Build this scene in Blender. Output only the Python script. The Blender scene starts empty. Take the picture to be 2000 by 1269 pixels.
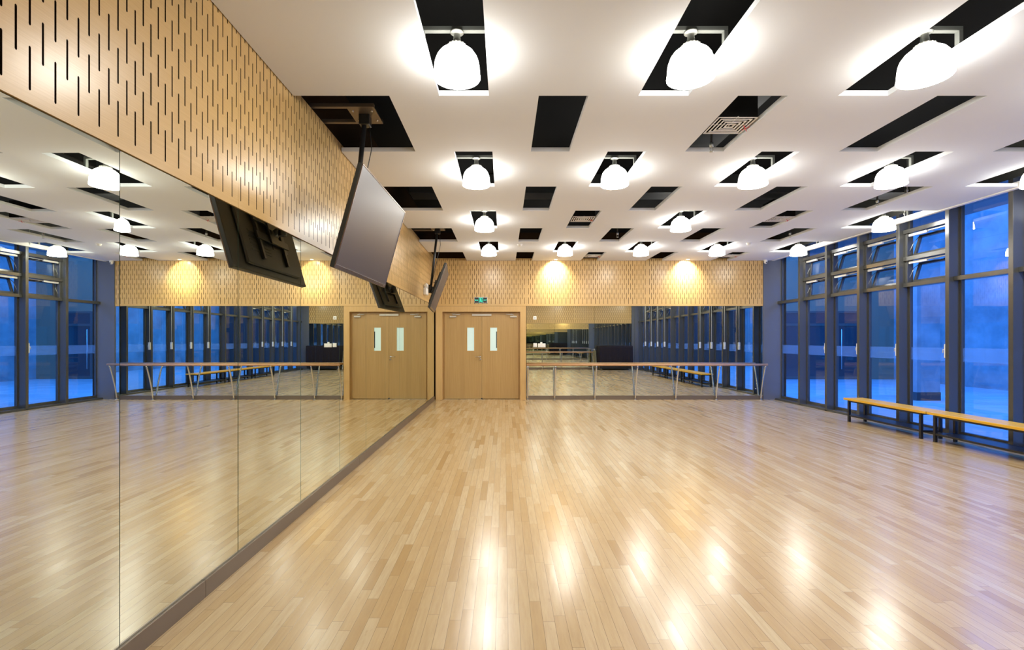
import bpy, math, random
from mathutils import Matrix, Vector
R = math.radians
random.seed(7)
S = bpy.context.scene
COL = S.collection

# ------------------------------------------------------------------ camera, sky, exposure
F = 978.0                       # focal length in pixels of the 2000 px wide frame
cam_d = bpy.data.cameras.new('camera'); cam = bpy.data.objects.new('camera', cam_d); COL.objects.link(cam)
cam.location = (0, 0, 1.53); cam.rotation_euler = (R(90), 0, 0)
cam_d.sensor_fit = 'HORIZONTAL'; cam_d.sensor_width = 36.0; cam_d.lens = 36.0 * F / 2000.0
cam_d.shift_x = (1000 - 985) / 2000.0; cam_d.shift_y = (664.5 - 634.5) / 2000.0
cam_d.clip_start = 0.02; cam_d.clip_end = 200
S.camera = cam
S.view_settings.view_transform = 'Standard'; S.view_settings.look = 'None'
S.view_settings.exposure = 0.0; S.view_settings.gamma = 1.0; S.view_settings.use_curve_mapping = False
S.cycles.max_bounces = 14; S.cycles.glossy_bounces = 10; S.cycles.diffuse_bounces = 5
S.cycles.transparent_max_bounces = 24; S.cycles.transmission_bounces = 8
S.cycles.sample_clamp_indirect = 6.0
S.cycles.caustics_reflective = True; S.cycles.caustics_refractive = False
S.cycles.blur_glossy = 0.5

W = bpy.data.worlds.new('dusk_sky'); S.world = W; W.use_nodes = True
bg = W.node_tree.nodes['Background']; bg.inputs[0].default_value = (0.030, 0.215, 0.92, 1); bg.inputs[1].default_value = 8.4

LAMP_STRENGTH = 27.0          # opal glass
LENS_STRENGTH = 78.0          # open mouth of the shade
LAMP_COLOR = (1.0, 0.98, 0.91)

# ------------------------------------------------------------------ dimensions
K = F / 945.0                   # depth scale of the survey
WX = -1.785                     # left wall surface
YB = 12.5 * K                   # back wall
YF = -0.45 * K                  # front wall
ZC = 3.59                       # underside of the ceiling
XE = 6.88                       # right edge of the ceiling
E_ = [YB - 1.2033 * K * k for k in range(12)]   # slot row edges
A_ = [(-0.55 + 1.68 * n, -0.13 + 1.68 * n) for n in range(4)] + [(6.17, XE)]
B_ = [(WX, -0.97)] + [(0.29 + 1.68 * n, 0.71 + 1.68 * n) for n in range(4)]

# ------------------------------------------------------------------ materials
def mat(name, col=(.8, .8, .8), rough=.5, metal=0.0, spec=.5, emit=None, es=1.0, coat=0.0, coat_r=.1):
    m = bpy.data.materials.new(name); m.use_nodes = True
    b = m.node_tree.nodes['Principled BSDF']
    b.inputs['Base Color'].default_value = (*col, 1); b.inputs['Roughness'].default_value = rough
    b.inputs['Metallic'].default_value = metal; b.inputs['Specular IOR Level'].default_value = spec
    b.inputs['Coat Weight'].default_value = coat; b.inputs['Coat Roughness'].default_value = coat_r
    if emit:
        b.inputs['Emission Color'].default_value = (*emit, 1); b.inputs['Emission Strength'].default_value = es
    return m
class NT:
    def __init__(s, m): s.t = m.node_tree; s.n = s.t.nodes; s.l = s.t.links; s.b = s.n['Principled BSDF']
    def add(s, t, **kw):
        n = s.n.new(t)
        for k, v in kw.items(): setattr(n, k, v)
        return n
    def put(s, v, sock):
        if hasattr(v, 'is_linked') or hasattr(v, 'links'): s.l.new(v, sock)
        else: sock.default_value = v
    def math(s, op, a, b=0.0, c=None):
        n = s.add('ShaderNodeMath', operation=op); s.put(a, n.inputs[0]); s.put(b, n.inputs[1])
        if c is not None: s.put(c, n.inputs[2])
        return n.outputs[0]
    def pos(s):
        g = s.add('ShaderNodeNewGeometry'); x = s.add('ShaderNodeSeparateXYZ'); s.l.new(g.outputs['Position'], x.inputs[0]); return x.outputs
    def comb(s, x, y, z):
        n = s.add('ShaderNodeCombineXYZ'); s.put(x, n.inputs[0]); s.put(y, n.inputs[1]); s.put(z, n.inputs[2]); return n.outputs[0]
    def noise(s, vec, scale=5, detail=3, rough=.5):
        n = s.add('ShaderNodeTexNoise'); s.l.new(vec, n.inputs['Vector']); n.inputs['Scale'].default_value = scale
        n.inputs['Detail'].default_value = detail; n.inputs['Roughness'].default_value = rough; return n.outputs['Fac']
    def white(s, vec):
        n = s.add('ShaderNodeTexWhiteNoise', noise_dimensions='3D'); s.l.new(vec, n.inputs['Vector']); return n.outputs['Value']
    def ramp(s, f, stops):
        n = s.add('ShaderNodeValToRGB'); s.l.new(f, n.inputs[0]); e = n.color_ramp.elements
        while len(e) < len(stops): e.new(.5)
        for k, (p, c) in enumerate(stops): e[k].position = p; e[k].color = (*c, 1)
        return n.outputs[0]
    def mix(s, f, a, b, mode='MIX'):
        n = s.add('ShaderNodeMix', data_type='RGBA', blend_type=mode); s.put(f, n.inputs['Factor'])
        s.put(a if not isinstance(a, tuple) else (*a, 1), n.inputs[6]); s.put(b if not isinstance(b, tuple) else (*b, 1), n.inputs[7]); return n.outputs[2]
    def bump(s, h, st=.1, d=.001):
        n = s.add('ShaderNodeBump'); s.put(h, n.inputs['Height']); n.inputs['Strength'].default_value = st; n.inputs['Distance'].default_value = d
        s.l.new(n.outputs[0], s.b.inputs['Normal']); return n

def wood(name, c1, c2, vec_scale, rough=.4, coat=.0, coat_r=.2, bump=.0, band=None):
    """grain stretched along one world axis; vec_scale = per-axis density"""
    m = mat(name, c1, rough, coat=coat, coat_r=coat_r); t = NT(m); p = t.pos()
    v = t.comb(t.math('MULTIPLY', p[0], vec_scale[0]), t.math('MULTIPLY', p[1], vec_scale[1]), t.math('MULTIPLY', p[2], vec_scale[2]))
    n1 = t.noise(v, 1.0, 4, .6)
    c = t.ramp(n1, [(.3, c1), (.7, c2)])
    if band:
        ax, w, amt = band
        k = t.math('FLOOR', t.math('DIVIDE', p[ax], w)); r = t.white(t.comb(k, 3.1, 1.7))
        c = t.mix(t.math('MULTIPLY', r, amt), c, (c1[0]*.6, c1[1]*.55, c1[2]*.5))
    t.l.new(c, t.b.inputs['Base Color'])
    if bump: t.bump(n1, bump, .002)
    return m

def floor_material():
    m = mat('maple_strip_floor', (.6, .4, .2), .2, spec=1.0, coat=.25, coat_r=.26); t = NT(m); p = t.pos()
    w = .0638
    u = t.math('DIVIDE', t.math('ADD', p[0], 50.0), w); row = t.math('FLOOR', u); fu = t.math('FRACT', u)
    r1 = t.white(t.comb(row, 1.3, 7.7)); r2 = t.white(t.comb(row, 9.1, 2.7))
    ln = t.math('ADD', t.math('MULTIPLY', r2, .6), .42)
    v = t.math('ADD', t.math('DIVIDE', t.math('ADD', p[1], 40.0), ln), t.math('MULTIPLY', r1, 17.0))
    pl = t.math('FLOOR', v); fv = t.math('FRACT', v)
    rid = t.white(t.comb(row, pl, 4.4)); rid2 = t.white(t.comb(pl, row, 8.8))
    base = t.ramp(rid, [(0.0, (.47, .30, .125)), (.12, (.55, .375, .175)), (.5, (.60, .43, .225)), (.85, (.635, .47, .26)), (1.0, (.66, .515, .31))])
    gv = t.comb(t.math('ADD', t.math('MULTIPLY', p[0], 60.0), t.math('MULTIPLY', rid, 91.0)), t.math('ADD', t.math('MULTIPLY', p[1], 5.0), t.math('MULTIPLY', rid2, 47.0)), rid)
    g = t.noise(gv, 1.0, 4, .6)
    base = t.mix(t.math('MULTIPLY', t.math('SUBTRACT', g, .38), 1.0), base, (.40, .235, .10))
    # cloudy mineral figure and a few dark knots
    kv = t.comb(t.math('MULTIPLY', p[0], 22.0), t.math('MULTIPLY', p[1], 9.0), t.math('MULTIPLY', rid, 30.0))
    kn = t.noise(kv, 1.0, 3, .65)
    kf = t.ramp(kn, [(.66, (0, 0, 0)), (.80, (1, 1, 1))])
    base = t.mix(t.math('MULTIPLY', kf, .4), base, (.30, .16, .06))
    gx = t.math('LESS_THAN', t.math('MINIMUM', fu, t.math('SUBTRACT', 1.0, fu)), .015)
    gy = t.math('LESS_THAN', t.math('MULTIPLY', t.math('MINIMUM', fv, t.math('SUBTRACT', 1.0, fv)), ln), .0009)
    gap = t.math('MAXIMUM', gx, gy)
    base = t.mix(t.math('MULTIPLY', gap, .85), base, (.13, .07, .025))
    t.l.new(base, t.b.inputs['Base Color'])
    ro = t.math('ADD', .185, t.math('MULTIPLY', rid2, .07)); t.l.new(ro, t.b.inputs['Roughness'])
    # strips cup a little across their width, and each lies at its own slight tilt
    cup = t.math('MULTIPLY', t.math('MULTIPLY', t.math('SUBTRACT', fu, .5), t.math('SUBTRACT', fu, .5)), -.9)
    tilt = t.math('MULTIPLY', t.math('SUBTRACT', fu, .5), t.math('SUBTRACT', rid2, .5))
    tilt2 = t.math('MULTIPLY', t.math('MULTIPLY', t.math('SUBTRACT', fv, .5), t.math('SUBTRACT', rid, .5)), 1.5)
    h = t.math('ADD', t.math('ADD', cup, tilt), t.math('SUBTRACT', tilt2, t.math('MULTIPLY', gap, .8)))
    wv = t.noise(t.comb(t.math('MULTIPLY', p[0], 14.0), t.math('MULTIPLY', p[1], 5.0), 0.0), 1.0, 2)
    t.bump(t.math('ADD', h, t.math('MULTIPLY', wv, .8)), .36, .0011)
    return m

M = {}
M['floor'] = floor_material()
M['panel'] = wood('slotted_beech_panel', (.60, .37, .125), (.68, .445, .172), (4, 4, 300), .33, coat=.35, coat_r=.22, bump=.08)
M['panel_left'] = wood('slotted_beech_panel_left', (.60, .37, .125), (.68, .445, .172), (90, 2.2, 330), .33, coat=.35, coat_r=.22, bump=.10)
M['slot_dark'] = mat('dark_backing_and_slot_shade', (.028, .014, .006), .95, spec=.1)  # dark backing; shade inside the slots is put into this colour too
M['door'] = wood('oak_veneer', (.44, .27, .092), (.53, .34, .13), (60, 3, 1.4), .38, coat=.2, coat_r=.3, band=(0, .115, .18))
M['door_frame'] = wood('oak_frame', (.60, .37, .13), (.65, .42, .17), (25, 25, 2), .4, coat=.2, coat_r=.3)
M['ceil'] = mat('white_plasterboard', (.765, .79, .82), .85)
M['white'] = mat('white_paint', (.82, .80, .76), .5)
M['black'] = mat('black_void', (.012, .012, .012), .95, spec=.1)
M['duct'] = mat('dark_duct', (.03, .03, .03), .7)
M['steel_brown'] = mat('bronzed_steel_skirting', (.20, .16, .125), .38, .6)
M['fin'] = mat('grey_aluminium_paint', (.062, .062, .057), .24, 0.0, spec=.8)
M['column'] = mat('grey_column_paint', (.12, .125, .14), .34, spec=.8)
M['galv'] = mat('galvanised_steel', (.42, .42, .38), .45, .8)
M['alu'] = mat('satin_aluminium', (.60, .57, .50), .3, .25)
M['bracket'] = mat('dull_zinc_channel', (.16, .165, .15), .6, .4)
M['chrome'] = mat('brushed_steel', (.62, .61, .57), .25, 1.0)
M['tvblack'] = mat('black_plastic', (.012, .012, .012), .35)
M['tvback'] = mat('black_textured_plastic', (.022, .022, .019), .55)
M['screen'] = mat('screen_glass', (.045, .038, .045), .38, spec=.9)
M['bezel'] = mat('brown_metal_bezel', (.22, .17, .14), .25, .8)
M['wplastic'] = mat('white_plastic', (.80, .79, .74), .35)
M['darkplastic'] = mat('dark_plastic', (.03, .03, .03), .5)
M['rail'] = wood('barre_wood', (.47, .25, .115), (.56, .32, .16), (3, 40, 40), .35, coat=.3)
M['bench_top'] = wood('yellow_varnished_pine', (.66, .34, .015), (.80, .46, .03), (60, 3, 60), .38, coat=.15, coat_r=.2)
M['bench_frame'] = mat('black_enamelled_steel', (.012, .012, .014), .3)
M['cloth'] = mat('black_velvet', (.010, .006, .013), .95)
M['olive'] = mat('olive_cloth', (.14, .12, .06), .9)
M['red'] = mat('red_ribbon', (.6, .03, .03), .6)
M['concrete'] = mat('pale_concrete', (.5, .5, .5), .8)
t = NT(M['concrete']); p = t.pos()
n = t.noise(t.comb(p[0], p[1], p[2]), 1.3, 6, .6); c = t.ramp(n, [(.3, (.17, .175, .18)), (.7, (.33, .33, .33))])
zz = t.math('FRACT', t.math('DIVIDE', p[2], 1.22)); ln_ = t.math('LESS_THAN', zz, .02); c = t.mix(t.math('MULTIPLY', ln_, .4), c, (.2, .2, .2))
t.l.new(c, t.b.inputs['Base Color'])
M['paving'] = mat('courtyard_paving', (.36, .36, .37), .45)
t = NT(M['paving']); p = t.pos()
br = t.add('ShaderNodeTexBrick'); t.l.new(t.comb(t.math('MULTIPLY', p[0], 1.0), p[1], 0.0), br.inputs['Vector'])
br.inputs['Color1'].default_value = (.34, .34, .35, 1); br.inputs['Color2'].default_value = (.42, .42, .43, 1); br.inputs['Mortar'].default_value = (.2, .2, .2, 1)
br.inputs['Scale'].default_value = 1.0; br.inputs['Mortar Size'].default_value = .01; br.inputs['Brick Width'].default_value = .9; br.inputs['Row Height'].default_value = .45
t.l.new(br.outputs[0], t.b.inputs['Base Color'])
M['brick'] = mat('brown_cladding', (.28, .15, .09), .7)
M['darkglass'] = mat('dark_door_glass', (.02, .03, .04), .08, spec=.8)
M['exitgreen'] = mat('lit_green_sign', (0, .3, .2), .5, emit=(.03, .85, .55), es=1.3)
M['frost'] = mat('frosted_glass_corridor_glow', (.62, .74, .70), .3, emit=(.48, .74, .72), es=.36)  # emission stands in for corridor light coming through the pane
M['lamp'] = mat('glowing_opal_shade', (.9, .9, .85), .4, emit=LAMP_COLOR, es=LAMP_STRENGTH)
M['lens'] = mat('glowing_lamp_mouth', (.9, .9, .85), .4, emit=LAMP_COLOR, es=LENS_STRENGTH)
M['down'] = mat('glowing_downlight_lens', (.9, .9, .85), .4, emit=(1, .9, .7), es=9)
M['capglass'] = mat('lamp_cap', (.75, .73, .66), .3)

def mirror_mat():
    m = bpy.data.materials.new('mirror_glass'); m.use_nodes = True; t = m.node_tree; t.nodes.clear()
    o = t.nodes.new('ShaderNodeOutputMaterial'); g = t.nodes.new('ShaderNodeBsdfAnisotropic')
    g.inputs['Color'].default_value = (.80, .835, .755, 1); g.inputs['Roughness'].default_value = 0.0
    t.links.new(g.outputs[0], o.inputs[0]); return m
M['mirror'] = mirror_mat()
M['mirror_edge'] = mat('green_glass_edge', (.10, .16, .12), .2)

def glass_mat(name, frost=False):
    m = bpy.data.materials.new(name); m.use_nodes = True; t = m.node_tree; t.nodes.clear()
    o = t.nodes.new('ShaderNodeOutputMaterial'); tr = t.nodes.new('ShaderNodeBsdfTransparent'); g = t.nodes.new('ShaderNodeBsdfGlossy')
    tr.inputs[0].default_value = (.93, .95, .97, 1); g.inputs['Roughness'].default_value = 0.0; g.inputs[0].default_value = (1, 1, 1, 1)
    f = t.nodes.new('ShaderNodeFresnel'); ge = t.nodes.new('ShaderNodeNewGeometry')
    ma = t.nodes.new('ShaderNodeMath'); ma.operation = 'MULTIPLY_ADD'; t.links.new(ge.outputs['Backfacing'], ma.inputs[0])   # the same index seen from either face
    ma.inputs[1].default_value = 1 / 1.45 - 1.45; ma.inputs[2].default_value = 1.45; t.links.new(ma.outputs[0], f.inputs[0])
    mx = t.nodes.new('ShaderNodeMixShader'); t.links.new(f.outputs[0], mx.inputs[0]); t.links.new(tr.outputs[0], mx.inputs[1]); t.links.new(g.outputs[0], mx.inputs[2])
    out = mx.outputs[0]
    if frost:
        tl = t.nodes.new('ShaderNodeBsdfTranslucent'); tl.inputs[0].default_value = (.8, .85, .9, 1)
        df = t.nodes.new('ShaderNodeBsdfDiffuse'); df.inputs[0].default_value = (.35, .45, .55, 1)
        m1 = t.nodes.new('ShaderNodeMixShader'); m1.inputs[0].default_value = .35; t.links.new(tl.outputs[0], m1.inputs[1]); t.links.new(df.outputs[0], m1.inputs[2])
        m2 = t.nodes.new('ShaderNodeMixShader'); m2.inputs[0].default_value = .16; t.links.new(out, m2.inputs[1]); t.links.new(m1.outputs[0], m2.inputs[2]); out = m2.outputs[0]
    t.links.new(out, o.inputs[0]); return m
M['glass'] = glass_mat('window_glass'); M['frostband'] = glass_mat('frosted_band', True)

# ------------------------------------------------------------------ mesh helpers
class MB:
    def __init__(s): s.v = []; s.f = []; s.mi = []; s.sm = []
    def face(s, pts, mi=0, sm=False):
        i = len(s.v); s.v += [tuple(p) for p in pts]; s.f.append(tuple(range(i, i + len(pts)))); s.mi.append(mi); s.sm.append(sm)
    def box(s, x0, x1, y0, y1, z0, z1, mi=0, bev=0.0, M_=None):
        if x0 > x1: x0, x1 = x1, x0
        if y0 > y1: y0, y1 = y1, y0
        if z0 > z1: z0, z1 = z1, z0
        i = len(s.v)
        if bev <= 0:
            P = [(x, y, z) for x in (x0, x1) for y in (y0, y1) for z in (z0, z1)]
            FF = [(0, 1, 3, 2), (4, 6, 7, 5), (0, 4, 5, 1), (2, 3, 7, 6), (0, 2, 6, 4), (1, 5, 7, 3)]
        else:
            b = min(bev, (x1 - x0) / 2.01, (y1 - y0) / 2.01, (z1 - z0) / 2.01); P = []; idx = {}
            for a, (X, sx) in enumerate(((x0, 1), (x1, -1))):
                for c, (Y, sy) in enumerate(((y0, 1), (y1, -1))):
                    for d, (Z, sz) in enumerate(((z0, 1), (z1, -1))):
                        idx[a, c, d, 0] = len(P); P.append((X, Y + sy * b, Z + sz * b))
                        idx[a, c, d, 1] = len(P); P.append((X + sx * b, Y, Z + sz * b))
                        idx[a, c, d, 2] = len(P); P.append((X + sx * b, Y + sy * b, Z))
            FF = []
            cyc = [(0, 0), (0, 1), (1, 1), (1, 0)]
            for a in (0, 1):
                FF.append(tuple(idx[a, c, d, 0] for c, d in (cyc if a == 0 else cyc[::-1])))
                FF.append(tuple(idx[c, a, d, 1] for c, d in (cyc[::-1] if a == 0 else cyc)))
                FF.append(tuple(idx[c, d, a, 2] for c, d in (cyc if a == 0 else cyc[::-1])))
            for a in (0, 1):
                for c in (0, 1):
                    q = (idx[a, c, 0, 0], idx[a, c, 1, 0], idx[a, c, 1, 1], idx[a, c, 0, 1]); FF.append(q if a != c else q[::-1])
                    q = (idx[a, 0, c, 0], idx[a, 1, c, 0], idx[a, 1, c, 2], idx[a, 0, c, 2]); FF.append(q if a == c else q[::-1])
                    q = (idx[0, a, c, 1], idx[1, a, c, 1], idx[1, a, c, 2], idx[0, a, c, 2]); FF.append(q if a != c else q[::-1])
                    for d in (0, 1):
                        q = (idx[a, c, d, 0], idx[a, c, d, 1], idx[a, c, d, 2]); FF.append(q if (a + c + d) % 2 else q[::-1])
        if M_ is not None: P = [tuple(M_ @ Vector(p)) for p in P]
        s.v += P
        for f in FF: s.f.append(tuple(i + k for k in f)); s.mi.append(mi); s.sm.append(False)
        return s
    def lathe(s, prof, c=(0, 0, 0), seg=28, mi=0, M_=None):
        i = len(s.v); n = len(prof)
        for r, z in prof:
            for k in range(seg):
                a = 2 * math.pi * k / seg; p = Vector((c[0] + r * math.cos(a), c[1] + r * math.sin(a), c[2] + z))
                s.v.append(tuple(M_ @ p) if M_ is not None else tuple(p))
        for j in range(n - 1):
            for k in range(seg):
                k2 = (k + 1) % seg; s.f.append((i + j*seg + k, i + j*seg + k2, i + (j+1)*seg + k2, i + (j+1)*seg + k)); s.mi.append(mi); s.sm.append(True)
        return s
    def tube(s, pts, r, seg=12, mi=0, cap=True):
        pts = [Vector(p) for p in pts]; i = len(s.v); n = len(pts)
        rr = r if isinstance(r, (list, tuple)) else [r] * n
        ref = None
        for j, p in enumerate(pts):
            d = (pts[min(j+1, n-1)] - pts[max(j-1, 0)]).normalized()
            if ref is None: ref = d.orthogonal().normalized()
            a = (ref - d * ref.dot(d)).normalized(); ref = a; b = d.cross(a)
            for k in range(seg):
                t_ = 2 * math.pi * k / seg; s.v.append(tuple(p + (a * math.cos(t_) + b * math.sin(t_)) * rr[j]))
        for j in range(n - 1):
            for k in range(seg):
                k2 = (k + 1) % seg; s.f.append((i + j*seg + k, i + j*seg + k2, i + (j+1)*seg + k2, i + (j+1)*seg + k)); s.mi.append(mi); s.sm.append(True)
        if cap:
            s.f.append(tuple(i + k for k in range(seg))[::-1]); s.mi.append(mi); s.sm.append(False)
            s.f.append(tuple(i + (n-1)*seg + k for k in range(seg))); s.mi.append(mi); s.sm.append(False)
        return s
    def build(s, name, mats, parent=None, loc=None, origin=None):
        me = bpy.data.meshes.new(name); v = s.v
        if origin is not None: v = [(a - origin[0], b - origin[1], c - origin[2]) for a, b, c in v]
        me.from_pydata(v, [], s.f)
        if not isinstance(mats, (list, tuple)): mats = [mats]
        for m_ in mats: me.materials.append(m_)
        me.polygons.foreach_set('material_index', s.mi); me.polygons.foreach_set('use_smooth', s.sm); me.update()
        o = bpy.data.objects.new(name, me); COL.objects.link(o)
        if origin is not None: o.location = origin
        if loc is not None: o.location = loc
        if parent is not None: o.parent = parent
        return o
def tag(o, label, cat, group=None):
    o['label'] = label; o['category'] = cat
    if group: o['group'] = group
    return o
def thing(name, label, cat, loc=(0, 0, 0), group=None):
    o = bpy.data.objects.new(name, None); COL.objects.link(o); o.location = loc; o.empty_display_size = .1
    return tag(o, label, cat, group)
def struct(o): o['kind'] = 'structure'; return o
def sroot(name, loc=(0, 0, 0)):
    o = bpy.data.objects.new(name, None); COL.objects.link(o); o.location = loc; o.empty_display_size = .1; return struct(o)
def dup(root, loc, label, group=None):
    r = root.copy(); COL.objects.link(r); r.location = loc; r['label'] = label
    if group: r['group'] = group
    for ch in list(root.children):
        c_ = ch.copy(); COL.objects.link(c_); c_.parent = r
        for g in list(ch.children):
            d = g.copy(); COL.objects.link(d); d.parent = c_
    return r

# ------------------------------------------------------------------ floor, ceiling, outer shell
b = MB(); b.box(WX - .25, 7.30, YF - .1, YB + .30, -.12, 0); struct(b.build('floor', M['floor']))

b = MB()
xs = sorted({WX + .008, XE} | {round(v, 4) for s_ in A_ + B_[1:] for v in s_ if v < XE} | {-.97})
ys = sorted([YF, YB - .006] + [e for e in E_[1:11] if YF < e])
def is_open(x, y):
    for k in range(11):
        if E_[k + 1] < y < E_[k]:
            cols = B_ if k % 2 == 0 else A_
            return any(a < x < c for a, c in cols)
    return False
T = .045
for i in range(len(xs) - 1):
    for j in range(len(ys) - 1):
        xm, ym = (xs[i] + xs[i+1]) / 2, (ys[j] + ys[j+1]) / 2
        if is_open(xm, ym): continue
        x0, x1, y0, y1 = xs[i], xs[i+1], ys[j], ys[j+1]; z0, z1 = ZC, ZC + T
        b.face([(x0, y0, z0), (x0, y1, z0), (x1, y1, z0), (x1, y0, z0)]); b.face([(x0, y0, z1), (x1, y0, z1), (x1, y1, z1), (x0, y1, z1)])
        def sol(ii, jj):
            if ii < 0 or jj < 0 or ii >= len(xs) - 1 or jj >= len(ys) - 1: return False
            return not is_open((xs[ii] + xs[ii+1]) / 2, (ys[jj] + ys[jj+1]) / 2)
        if not sol(i-1, j): b.face([(x0, y0, z0), (x0, y0, z1), (x0, y1, z1), (x0, y1, z0)])
        if not sol(i+1, j): b.face([(x1, y0, z0), (x1, y1, z0), (x1, y1, z1), (x1, y0, z1)])
        if not sol(i, j-1): b.face([(x0, y0, z0), (x1, y0, z0), (x1, y0, z1), (x0, y0, z1)])
        if not sol(i, j+1): b.face([(x0, y1, z0), (x0, y1, z1), (x1, y1, z1), (x1, y1, z0)])
struct(b.build('ceiling', M['ceil']))
b = MB(); b.box(6.895, 6.962, YF, YB - .004, ZC - .012, ZC + .075); struct(b.build('trim_1', M['white']))
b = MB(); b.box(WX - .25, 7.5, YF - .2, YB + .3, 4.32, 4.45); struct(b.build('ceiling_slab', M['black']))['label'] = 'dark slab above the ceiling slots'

# ------------------------------------------------------------------ perforated panels
def slotted(b, u0, u1, z0, z1, fn, first, pitch, zlo, mod=0, d=.016, hw=.0046):
    """panel face from u0..u1, columns at first+k*pitch, zlo[parity] = bottom of lowest slot"""
    Z = lambda u, w, z: fn(u, w, z)
    k0 = math.ceil((u0 + .012 - first) / pitch); k1 = math.floor((u1 - .012 - first) / pitch)
    cur = u0
    for k in range(k0, k1 + 1):
        uc = first + k * pitch; a, c = uc - hw, uc + hw
        b.face([Z(cur, 0, z0), Z(a, 0, z0), Z(a, 0, z1), Z(cur, 0, z1)]); cur = c
        z = z0; lo = zlo[k % 2]
        while lo < z1 - .02:
            hi = min(lo + .167, z1 - .004); e = hw
            b.face([Z(a, 0, z), Z(c, 0, z), Z(c, 0, lo), Z(a, 0, lo)])
            q = hw * .42
            P = [(-hw, lo + e), (-hw, hi - e), (-q, hi), (q, hi), (hw, hi - e), (hw, lo + e), (q, lo), (-q, lo)]
            b.face([Z(a, 0, lo), Z(uc - q, 0, lo), Z(a, 0, lo + e)]); b.face([Z(c, 0, lo), Z(c, 0, lo + e), Z(uc + q, 0, lo)])
            b.face([Z(a, 0, hi), Z(a, 0, hi - e), Z(uc - q, 0, hi)]); b.face([Z(c, 0, hi), Z(uc + q, 0, hi), Z(c, 0, hi - e)])
            for m_ in range(8):
                p_, r_ = P[m_], P[(m_ + 1) % 8]
                b.face([Z(uc + p_[0], 0, p_[1]), Z(uc + r_[0], 0, r_[1]), Z(uc + r_[0], d, r_[1]), Z(uc + p_[0], d, p_[1])], 1)  # slot sides take the dark colour as painted recess shade
            b.face([Z(uc + p_[0], d, p_[1]) for p_ in P], 1)
            z = hi; lo += .245
        b.face([Z(a, 0, z), Z(c, 0, z), Z(c, 0, z1), Z(a, 0, z1)])
    b.face([Z(cur, 0, z0), Z(u1, 0, z0), Z(u1, 0, z1), Z(cur, 0, z1)])
    # panel edges and back
    b.face([Z(u0, 0, z0), Z(u1, 0, z0), Z(u1, d + .004, z0), Z(u0, d + .004, z0)])
    b.face([Z(u0, 0, z1), Z(u1, 0, z1), Z(u1, d + .004, z1), Z(u0, d + .004, z1)])
    b.face([Z(u0, 0, z0), Z(u0, 0, z1), Z(u0, d + .004, z1), Z(u0, d + .004, z0)])
    b.face([Z(u1, 0, z0), Z(u1, 0, z1), Z(u1, d + .004, z1), Z(u1, d + .004, z0)])
    b.face([Z(u0, d + .004, z0), Z(u1, d + .004, z0), Z(u1, d + .004, z1), Z(u0, d + .004, z1)], 1)
ZM = 2.415                      # top of the mirrors / foot of the panels
# left wall: solid wall behind, panels in front
b = MB(); b.box(WX - .25, WX - .03, YF - .1, YB + .3, 0, 4.32, 1)
seams = [YF, .35 * K, 3.246 * K, 6.15 * K, 9.05 * K, YB - .001]
for a_, c_ in zip(seams[:-1], seams[1:]):
    slotted(b, a_ + .0012, c_ - .0012, ZM + .004, 3.675, lambda u, w, z: (WX - w, u, z), 1.768 * K, .052 * K, (2.592, 2.470))
struct(b.build('wall_left', [M['panel_left'], M['slot_dark']]))
# back wall
XW = 6.68
b = MB(); b.box(WX - .02, -1.645, YB + .03, YB + .30, 0, 4.32, 1); b.box(.42, 7.30, YB + .03, YB + .30, 0, 4.32, 1); b.box(-1.645, .42, YB + .03, YB + .30, 2.30, 4.32, 1)
bs = [WX + .002, .58, 3.70, XW]
for a_, c_ in zip(bs[:-1], bs[1:]):
    slotted(b, a_ + .001, c_ - .001, ZM + .004, ZC + .06, lambda u, w, z: (u, YB + w, z), -1.74, .0538, (2.470, 2.592))
struct(b.build('wall_back', [M['panel'], M['slot_dark']]))
# front wall (behind the camera, seen in the mirrors)
b = MB(); b.box(WX - .02, 7.30, YF - .30, YF - .03, 0, 4.32, 1)
for a_, c_ in zip(bs[:-1], bs[1:]):
    slotted(b, a_ + .001, c_ - .001, ZM + .004, ZC + .06, lambda u, w, z: (u, YF - w, z), -1.74, .0538, (2.470, 2.592))
struct(b.build('wall_front', [M['panel'], M['slot_dark']]))
# painted columns closing the two corners by the windows
b = MB(); b.box(XW + .004, 7.15, YB - .02, YB + .03, 0, ZC + .3); struct(b.build('trim_2', M['column']))
b = MB(); b.box(XW + .004, 7.15, YF - .03, YF + .02, 0, ZC + .3); struct(b.build('trim_3', M['column']))

# skirting strips
b = MB()
js = [YF, 2.88 * K, 5.94 * K, 9.0 * K, YB - .16]
for a_, c_ in zip(js[:-1], js[1:]): b.box(WX - .028, WX + .008, a_ + .0012, c_ - .0012, 0, .104, 0, .0015)
struct(b.build('baseboard_left', M['steel_brown']))
b = MB(); b.box(.565, XW, YB - .008, YB + .03, 0, .104, 0, .0015); struct(b.build('baseboard_back', M['steel_brown']))
b = MB(); b.box(WX + .01, XW, YF - .03, YF + .008, 0, .104, 0, .0015); struct(b.build('baseboard_front', M['steel_brown']))

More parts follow.
